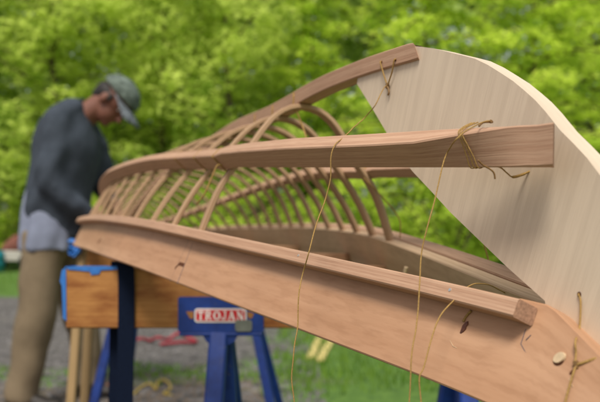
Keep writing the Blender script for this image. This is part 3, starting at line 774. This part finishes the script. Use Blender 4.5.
# sweater
bm = bmesh.new()
tz_ = [(m_(58, 240), (.19, .14)), (m_(58, 205), (.20, .152)), (m_(62, 178), (.21, .16)), (m_(68, 150), (.215, .162)), (m_(72, 128), (.20, .138)), (m_(79, 113), (.14, .10)), (m_(87, 109), (.085, .072))]
tube_into(bm, [a for a, b in tz_], [b for a, b in tz_], 22, ref=Vector((1, 0, 0)))
for q in (1, -1):
    A_ = smoothpath([m_(74, 122, -.06*q)]+ARM[q][:-1]+[ARM[q][-1].lerp(ARM[q][-2], .35)], 4)
    n = len(A_); tube_into(bm, A_, [(.070+.004*math.sin(min(1, i/8)*math.pi)-.020*max(0, (i-8)/(n-8))) for i in range(n)], 14)
sw = remesh(bm, .010, 'sweater', M['sweater'], man, 34)
b2 = bmesh.new(); b2.from_mesh(sw.data); w0 = world_loc(man)     # the hem slants down towards the front
ha, hb_ = m_(27, 202)-w0, m_(66, 244)-w0; nn_ = Vector((-(hb_-ha).z, 0, (hb_-ha).x)).normalized()
bmesh.ops.bisect_plane(b2, geom=b2.verts[:]+b2.edges[:]+b2.faces[:], plane_co=ha, plane_no=nn_, clear_inner=True)
b2.to_mesh(sw.data); b2.free()
for v in sw.data.vertices:
    c = v.co; d = noise.noise(Vector((c.x*7-c.z*5, c.y*7, c.z*4)))*.015+noise.noise(Vector((c.x*16-c.z*9, c.y*9, c.z*6)))*.010; v.co = c+v.normal*d
for q in (1, -1):
    an = LEG[q][-1]; bm = bmesh.new(); g = .0
    fl = Vector((an.x, an.y, 0))
    tube_into(bm, [fl+Vector((-.07, 0, .045)), fl+Vector((-.05, 0, .055)), fl+Vector((.03, 0, .055)), fl+Vector((.12, 0, .035)), fl+Vector((.19, 0, .03))], [(.03, .03), (.04, .045), (.045, .05), (.048, .033), (.03, .022)], 14)
    tube_into(bm, [fl+Vector((-.02, 0, .04)), fl+Vector((-.02, 0, .12))], [.046, .05], 12)
    sh = remesh(bm, .008, 'shoe', M['shoe'], man, 1)

# ------------------------------------------------------------------ ground
def groundmat():
    m, n, b = newmat('gravel_and_grass')
    co = texc(n, 'Object', (1, 1, 1))
    sep = n.nodes.new("ShaderNodeSeparateXYZ"); n.links.new(co, sep.inputs[0])
    g1 = noi(n, co, 38, 6, .75); g2 = noi(n, co, 1.3, 4, .6)
    grav = ramp(n, g1, [(.3, (.055, .053, .053)), (.5, (.115, .11, .108)), (.7, (.22, .21, .20))])
    grav = mixc(n, grav, ramp(n, g2, [(.35, (.7, .68, .66)), (.65, (1.1, 1.06, 1.0))]), .7, 'MULTIPLY')
    dirt = ramp(n, noi(n, co, 9, 5, .7), [(.3, (.10, .075, .055)), (.7, (.20, .155, .12))])
    # grass
    gr = ramp(n, noi(n, co, 14, 5, .75), [(.3, (.035, .085, .012)), (.5, (.08, .17, .022)), (.75, (.16, .27, .04))])
    def sstep(v, a, c):
        k = n.nodes.new("ShaderNodeMapRange"); k.interpolation_type = 'SMOOTHSTEP'
        k.inputs[1].default_value = a; k.inputs[2].default_value = c; n.links.new(v, k.inputs[0]); return k.outputs[0]
    def mth(op, a, c):
        k = n.nodes.new("ShaderNodeMath"); k.operation = op
        for i, v in enumerate((a, c)):
            if isinstance(v, (int, float)): k.inputs[i].default_value = v
            else: n.links.new(v, k.inputs[i])
        return k.outputs[0]
    wob = mth('MULTIPLY', mth('SUBTRACT', noi(n, co, .9, 4, .6), .5), 2.2)
    X = mth('ADD', sep.outputs[0], wob); Yv = mth('ADD', sep.outputs[1], wob)
    far_ = sstep(Yv, 8.9, 9.3)
    # grass on the right of the gravel lot
    right = sstep(mth('ADD', X, mth('MULTIPLY', Yv, -.02)), -.55, -.15)
    band = mth('MULTIPLY', sstep(Yv, 3.4, 3.7), mth('SUBTRACT', 1, sstep(Yv, 4.1, 4.4)))     # thin weedy strip
    nearstrip = mth('MULTIPLY', band, sstep(noi(n, co, 2.2, 3), .42, .55))
    msk = mth('MAXIMUM', mth('MAXIMUM', far_, right), nearstrip)
    bare = sstep(noi(n, texc(n, 'Object', (.45, 1.3, 1)), 1.0, 4, .6), .56, .64)
    msk = mth('MULTIPLY', msk, mth('SUBTRACT', 1, mth('MULTIPLY', bare, mth('SUBTRACT', 1, far_))))
    nearmix = mixc(n, dirt, grav, sstep(Yv, 3.3, 4.4))
    c = mixc(n, nearmix, gr, msk)
    n.links.new(c, b.inputs['Base Color']); b.inputs['Roughness'].default_value = .95
    bump(n, b, g1, .6, .02)
    return m
bm = bmesh.new()
xs_g = [-150, -60, -25, -12, -6, -3, -1, 1, 3, 6, 12, 25, 60, 150]; ys_g = [-60, -20, -6, -2, 0, 2, 4, 6, 9, 13, 20, 30, 60, 200]
gv = [[bm.verts.new((x, y, 0 if y < 22 else (y-22)*.05)) for x in xs_g] for y in ys_g]
for j in range(len(ys_g)-1):
    for i in range(len(xs_g)-1): bm.faces.new((gv[j][i], gv[j][i+1], gv[j+1][i+1], gv[j+1][i]))
tag(link('ground', mesh_from(bm), groundmat()), kind='structure')

# grass tufts
def leafmesh(quads, tones, mat_i=None):
    me = bpy.data.meshes.new('leaves'); vs_ = []; fs = []
    for q in quads: k = len(vs_); vs_ += q; fs.append(tuple(range(k, k+len(q))))
    me.from_pydata(vs_, [], fs)
    at = me.attributes.new('leaf_tone', 'FLOAT', 'FACE'); at.data.foreach_set('value', tones)
    return me
quads = []; tones = []
def blade(x, y, h, z=0):
    a = rnd.uniform(0, 6.28); wv = Vector((math.cos(a), math.sin(a), 0))*rnd.uniform(.004, .009); ln = Vector((rnd.uniform(-.4, .4)*h, rnd.uniform(-.4, .4)*h, h))
    p = Vector((x, y, z)); quads.append([p-wv, p+wv, p+ln]); tones.append(rnd.random())
for _ in range(9000):
    x = rnd.uniform(-.2, 3.2); y = rnd.uniform(3.2, 8.6)
    if noise.noise(Vector((x*.9, y*1.2, 3))) > -.15: blade(x, y, rnd.uniform(.03, .09))
for _ in range(1500):
    x = rnd.uniform(-2.2, .2); y = rnd.uniform(3.5, 4.3)
    if noise.noise(Vector((x*2.2, y*2, 5))) > .05: blade(x, y, rnd.uniform(.02, .06))
for _ in range(6000):
    x = rnd.uniform(-12, 10); y = rnd.uniform(9.2, 16); blade(x, y, rnd.uniform(.06, .16))
tag(link('grass', leafmesh(quads, tones), leafmat('grass_blades', [(.03, .08, .01), (.08, .18, .02), (.17, .29, .04)], .3)), kind='stuff')
vs_, fs = [], []
for _ in range(9000):
    y = 2.9+6.2*rnd.random()**1.3; x = rnd.uniform(-.62*y, -.02*y+.2); r0 = rnd.uniform(.006, .022); k = len(vs_)
    a = rnd.uniform(0, 3); ca, sa = math.cos(a)*r0, math.sin(a)*r0
    vs_ += [(x+ca, y+sa, 0), (x-sa, y+ca*.7, 0), (x-ca, y-sa, 0), (x+sa, y-ca*.7, 0), (x+ca*.2, y, r0*rnd.uniform(.5, .9))]
    fs += [(k, k+1, k+4), (k+1, k+2, k+4), (k+2, k+3, k+4), (k+3, k, k+4)]
me = bpy.data.meshes.new('pebbles'); me.from_pydata(vs_, [], fs)
tag(link('gravel', me, plain('crushed_stone', (.125, .12, .117), .9, 0, .8, 9)), kind='stuff')

# ------------------------------------------------------------------ trees
def blob_leaves(centres, n_each, size, flat, seed, droop=0):
    r = random.Random(seed); quads = []; tones = []
    for (c, rad) in centres:
        tone = r.random()**1.2*.85
        for _ in range(n_each):
            while True:
                v = Vector((r.uniform(-1, 1), r.uniform(-1, 1), r.uniform(-1, 1)))
                if .15 < v.length < 1: break
            v = v.normalized()*(v.length**.5)
            p = c+Vector((v.x*rad, v.y*rad, v.z*rad*flat-droop*rad*(v.x*v.x+v.y*v.y)))
            a = Vector((r.gauss(0, 1), r.gauss(0, 1), r.gauss(0, .45))).normalized(); nn = Vector((r.gauss(0, .6), r.gauss(0, .6), 1)).normalized()
            b = a.cross(nn).normalized(); sz = size*r.uniform(.6, 1.3); a2 = a*sz; b2 = b*sz*.42
            quads.append([p-a2, p-b2, p+a2, p+b2]); tones.append(min(1, max(0, tone+r.random()*.25)))
    return quads, tones
def make_tree(kind, seed):
    r = random.Random(seed); cent = []; bm = bmesh.new()
    if kind == 'broad':
        H = 10; trunk = [Vector((0, 0, 0)), Vector((.1, 0, 2)), Vector((-.05, .1, 4.5)), Vector((.1, 0, 7)), Vector((0, 0, 9))]
        tube_into(bm, smoothpath(trunk, 4), [.15-.0075*i for i in range(17)], 9)
        for k in range(46): a = k*2.4; cent.append((Vector((math.cos(a)*.75, math.sin(a)*.75, 1.0+k*.19)), r.uniform(.4, .62)))
        for k in range(16):
            a = k*2.4+r.random(); z = 1.6+k*.48; L = 2.9*math.sin(math.pi*(.18+.72*(z/10)))+r.uniform(-.3, .5)
            p0 = Vector((0, 0, z)); p1 = p0+Vector((math.cos(a)*L*.55, math.sin(a)*L*.55, .5)); p2 = p0+Vector((math.cos(a)*L, math.sin(a)*L, .9))
            tube_into(bm, smoothpath([p0, p1, p2], 4), [.045-.0045*i for i in range(9)], 6)
            for _ in range(9):
                q = p0.lerp(p2, r.uniform(.4, 1.15))+Vector((r.gauss(0, .55), r.gauss(0, .55), r.gauss(.1, .45))); cent.append((q, r.uniform(.3, .65)))
        for _ in range(30): cent.append((Vector((r.gauss(0, .9), r.gauss(0, .9), r.uniform(6.5, 10.3))), r.uniform(.35, .7)))
        q, t = blob_leaves(cent, 66, .125, .75, seed); mat = M['leaf_broad']
    elif kind == 'feather':
        trunk = [Vector((0, 0, 0)), Vector((0, .05, 3)), Vector((.05, 0, 6)), Vector((0, 0, 10.5))]
        tube_into(bm, smoothpath(trunk, 5), [.085-.005*i for i in range(16)], 9)
        for k in range(90): a = k*2.4; cent.append((Vector((math.cos(a)*.55, math.sin(a)*.55, .6+k*.105)), r.uniform(.4, .6)))
        for k in range(42):
            a = k*2.4+r.random()*.6; z = .6+k*.235; L = 3.1*(1-z/12.5)+r.uniform(-.3, .3)
            p0 = Vector((0, 0, z)); p2 = p0+Vector((math.cos(a)*L, math.sin(a)*L, -.35+r.uniform(-.2, .3))); p1 = p0.lerp(p2, .5)+Vector((0, 0, .25))
            tube_into(bm, smoothpath([p0, p1, p2], 3), [.045-.005*i for i in range(7)], 5)
            for j in range(6):
                f = .3+.75*j/5; q = p0.lerp(p2, f)+Vector((r.gauss(0, .2), r.gauss(0, .2), .25*(1-abs(2*f-1))+r.gauss(0, .06))); cent.append((q, r.uniform(.32, .6)))
        q, t = blob_leaves(cent, 44, .10, .20, seed, .35); mat = M['leaf_cedar']
    else:
        for k in range(9):
            a = k*2.4; e = Vector((math.cos(a)*.9, math.sin(a)*.7, 1.1+r.random()*.6)); tube_into(bm, smoothpath([Vector((0, 0, 0)), e*.5+Vector((0, 0, .2)), e], 3), [.03-.003*i for i in range(7)], 5)
        for _ in range(60):
            a = r.uniform(0, 6.28); rr = 1.25*math.sqrt(r.random()); cent.append((Vector((math.cos(a)*rr, math.sin(a)*rr*.8, .25+1.7*r.random()*(1-.35*rr))), r.uniform(.22, .4)))
        q, t = blob_leaves(cent, 46, .07, .8, seed); mat = M['leaf_shrub']
    return mesh_from(bm), leafmesh(q, t), mat
protos = {}
def plant(kind, var, x, y, sc, rz, label, cat, name, group):
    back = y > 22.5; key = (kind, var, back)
    if key not in protos: protos[key] = None
    o = bpy.data.objects.new(name, None); COL.objects.link(o)
    o.location = (x, y, -.02 if y < 22 else (y-22)*.05-.02); o.scale = (sc, sc, sc*rnd.uniform(.94, 1.06)); o.rotation_euler.z = rz
    tag(o, label, cat, group)
    if protos[key] is None:
        tm, cm, mat = make_tree(kind, 11+var*17)
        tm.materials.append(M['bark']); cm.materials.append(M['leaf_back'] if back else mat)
        for p in tm.polygons: p.use_smooth = True
        t = bpy.data.objects.new('stems' if kind == 'shrub' else 'trunk', tm); c = bpy.data.objects.new('crown', cm)
        protos[key] = (t, c)
        for q in (t, c): COL.objects.link(q); q.parent = o
    else:
        for q in protos[key]: d = q.copy(); COL.objects.link(d); d.parent = o
    return o
GT = 'trees along the far edge of the yard'
T = [('broad', 0, -10.6, 19.5, 1.05, 'broadleaf tree at the far left edge, behind the man\'s back'),
     ('broad', 1, -7.3, 18.0, 1.0, 'bright broadleaf tree rising straight above the man\'s shoulders'),
     ('broad', 2, -4.6, 20.5, 1.1, 'broadleaf tree standing just right of the man\'s cap'),
     ('broad', 0, -2.1, 17.5, .92, 'broadleaf tree behind the ribs at the middle of the kayak'),
     ('feather', 0, .4, 19.5, 1.0, 'feathery tree behind the end of the keel stringer'),
     ('feather', 1, 2.9, 14.2, .95, 'bright feathery tree directly behind the stem plate\'s left corner'),
     ('feather', 0, 6.0, 15.5, 1.05, 'layered feathery tree seen over the curved edge of the stem plate'),
     ('feather', 1, 8.9, 18.5, 1.1, 'darker feathery tree at the far right edge'),
     ('broad', 1, -13.5, 24, 1.2, 'tall tree of the back row, leftmost of all'),
     ('broad', 2, -9.0, 25, 1.25, 'tall back row tree seen between the two trees over the man'),
     ('broad', 0, -5.4, 26, 1.25, 'tall back row tree above the man\'s cap'),
     ('broad', 1, -1.2, 25, 1.25, 'tall back row tree above the middle of the kayak'),
     ('broad', 2, 3.0, 25, 1.25, 'tall back row broadleaf tree above the keel end'),
     ('feather', 1, 7.2, 24, 1.3, 'tall back row feathery tree above the stem plate'),
     ('feather', 0, 12.0, 24, 1.3, 'tall back row feathery tree, rightmost of all')]
for kind, v, x, y, sc, lab in T: plant(kind, v, x, y, sc, rnd.uniform(0, 6.28), lab, 'tree', 'broadleaf_tree' if kind == 'broad' else 'feathery_tree', GT)
SH = [(-8.9, 18.2, 1.3, 'low shrub behind the man\'s waist at the left edge'), (-5.9, 16.5, 1.25, 'yellow green shrub between the man and the kayak\'s far end'),
      (-3.6, 15.5, 1.2, 'shrub seen through the far ribs left of the middle'), (-1.9, 14.5, 1.2, 'bright shrub seen through the ribs near the middle'),
      (-.2, 14.0, 1.15, 'bright shrub seen through the ribs right of the middle'), (1.5, 13.2, 1.1, 'bright shrub under the far stringer beside the stem plate'),
      (3.1, 12.6, 1.15, 'shrub at the stem plate\'s lower left edge'), (5.2, 14, 1.3, 'shrub hidden mostly behind the stem plate'), (8.2, 15, 1.4, 'shrub at the right edge beyond the stem plate')]
for i, (x, y, sc, lab) in enumerate(SH): plant('shrub', i % 2, x, y, sc, rnd.uniform(0, 6.28), lab, 'shrub', 'leafy_shrub', 'shrubs in front of the trees')
# the wood behind: one mass
r = random.Random(3); cent = []
for _ in range(2600):
    x = r.uniform(-34, 34); z = r.uniform(0, 15)
    if noise.noise(Vector((x*.22, z*.3, 0))) > (-.5 if z < 9 else .02): cent.append((Vector((x, r.uniform(30, 36), z+.6)), r.uniform(.7, 1.4)))
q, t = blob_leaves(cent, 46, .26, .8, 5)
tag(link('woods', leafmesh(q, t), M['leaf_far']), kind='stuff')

# ------------------------------------------------------------------ small things in the yard
def polyline_thing(name, pts, rr, mat, label, cat, group=None):
    bm = bmesh.new(); tube_into(bm, smoothpath(pts, 5), rr, 7); o = link(name, mesh_from(bm), mat, None, True); settle(o); return tag(o, label, cat, group)
g_ = lambda x, y, z=0: (lambda Y: Vector(((x-300)/F*Y, Y, z)))(CH*F/(y-HOR))
polyline_thing('rope', [g_(128, 347, .02), g_(140, 345, .05), g_(150, 343, .02), g_(158, 345, .06), g_(168, 343, .03), g_(178, 342, .07), g_(188, 341, .03), g_(196, 344, .02), g_(180, 346, .03), g_(160, 348, .03)], .014, M['redrope'], 'tangled red rope lying on the gravel left of the blue bracket', 'rope')
polyline_thing('rope', [g_(134, 396, .01), g_(141, 389, .01), g_(150, 387, .02), g_(156, 391, .01), g_(158, 385, .02), g_(166, 384, .02), g_(171, 390, .01), g_(164, 395, .01), g_(172, 397, .01)], .007, M['yellow'], 'short yellow rope lying on the dirt left of the blue legs', 'rope')
def board(a, b, wd, th, mat, label, group):
    o = bar('board', a+Vector((0, 0, th/2+.004)), b+Vector((0, 0, th/2+.004)), wd, th, mat, None, ch=.003); settle(o); return tag(o, label, 'board', group)
board(g_(310, 360), g_(322, 336), .06, .02, M['paleboard'], 'yellow board lying on the grass, nearer the blue bracket', 'yellow boards on the grass')
board(g_(320, 362), g_(333, 338), .06, .02, M['paleboard'], 'yellow board lying on the grass, further from the blue bracket', 'yellow boards on the grass')
# far left: turquoise barrel, red tarped heap, white utility trailer
def lathe(name, prof, c, mat, parent, seg=20):
    bm = bmesh.new(); rings = [[bm.verts.new(c+Vector((rr*math.cos(2*math.pi*k/seg), rr*math.sin(2*math.pi*k/seg), z))) for k in range(seg)] for rr, z in prof]
    for i in range(len(rings)-1):
        for k in range(seg): bm.faces.new((rings[i][k], rings[i][(k+1) % seg], rings[i+1][(k+1) % seg], rings[i+1][k]))
    bm.faces.new(rings[0][::-1]); bm.faces.new(rings[-1]); return link(name, mesh_from(bm), mat, parent, True)
c = Vector((-8.12, 16, 0)); o = lathe('plastic_barrel', [(.26, 0), (.29, .04), (.30, .2), (.315, .22), (.30, .24), (.30, .38), (.315, .4), (.30, .42), (.28, .54), (.23, .57)], c, M['teal'], None); settle(o); tag(o, 'turquoise plastic barrel on the lawn at the left edge', 'barrel')
tr = empty('utility_trailer', (-7.3, 17, 0), 'small white utility trailer parked on the lawn behind the man', 'trailer')
bar('bed', Vector((-8.3, 17, .42)), Vector((-6.4, 17, .42)), 1.2, .28, M['trailer'], tr, ch=.02)
bar('tongue', Vector((-6.4, 17, .34)), Vector((-5.6, 17, .32)), .08, .08, M['steel'], tr)
for dy in (-.66, .66):
    lathe_c = Vector((-7.3, 17+dy, .26)); bm = bmesh.new()
    bmesh.ops.create_cone(bm, cap_ends=True, segments=22, radius1=.26, radius2=.26, depth=.16, matrix=Matrix.Translation(lathe_c) @ Matrix.Rotation(R_(90), 4, 'X'))
    wh = link('wheel', mesh_from(bm), M['black'], tr)
    bm = bmesh.new(); bmesh.ops.create_cone(bm, cap_ends=True, segments=18, radius1=.13, radius2=.12, depth=.18, matrix=Matrix.Translation(lathe_c) @ Matrix.Rotation(R_(90), 4, 'X'))
    link('rim', mesh_from(bm), M['steel'], wh)
bm = bmesh.new(); ell(bm, Vector((-7.5, 17.0, .64)), .85, .5, .42, u=24, v=14)
for v in bm.verts: v.co += Vector((noise.noise(v.co*2.2), noise.noise(v.co*2.2+Vector((5, 0, 0))), noise.noise(v.co*2.5+Vector((0, 5, 0)))))*.16; v.co.z = max(v.co.z, .563)
o = link('tarp_heap', mesh_from(bm), M['rust'], None, True); settle(o); tag(o, 'rust red tarpaulin heaped on the white trailer', 'tarp')
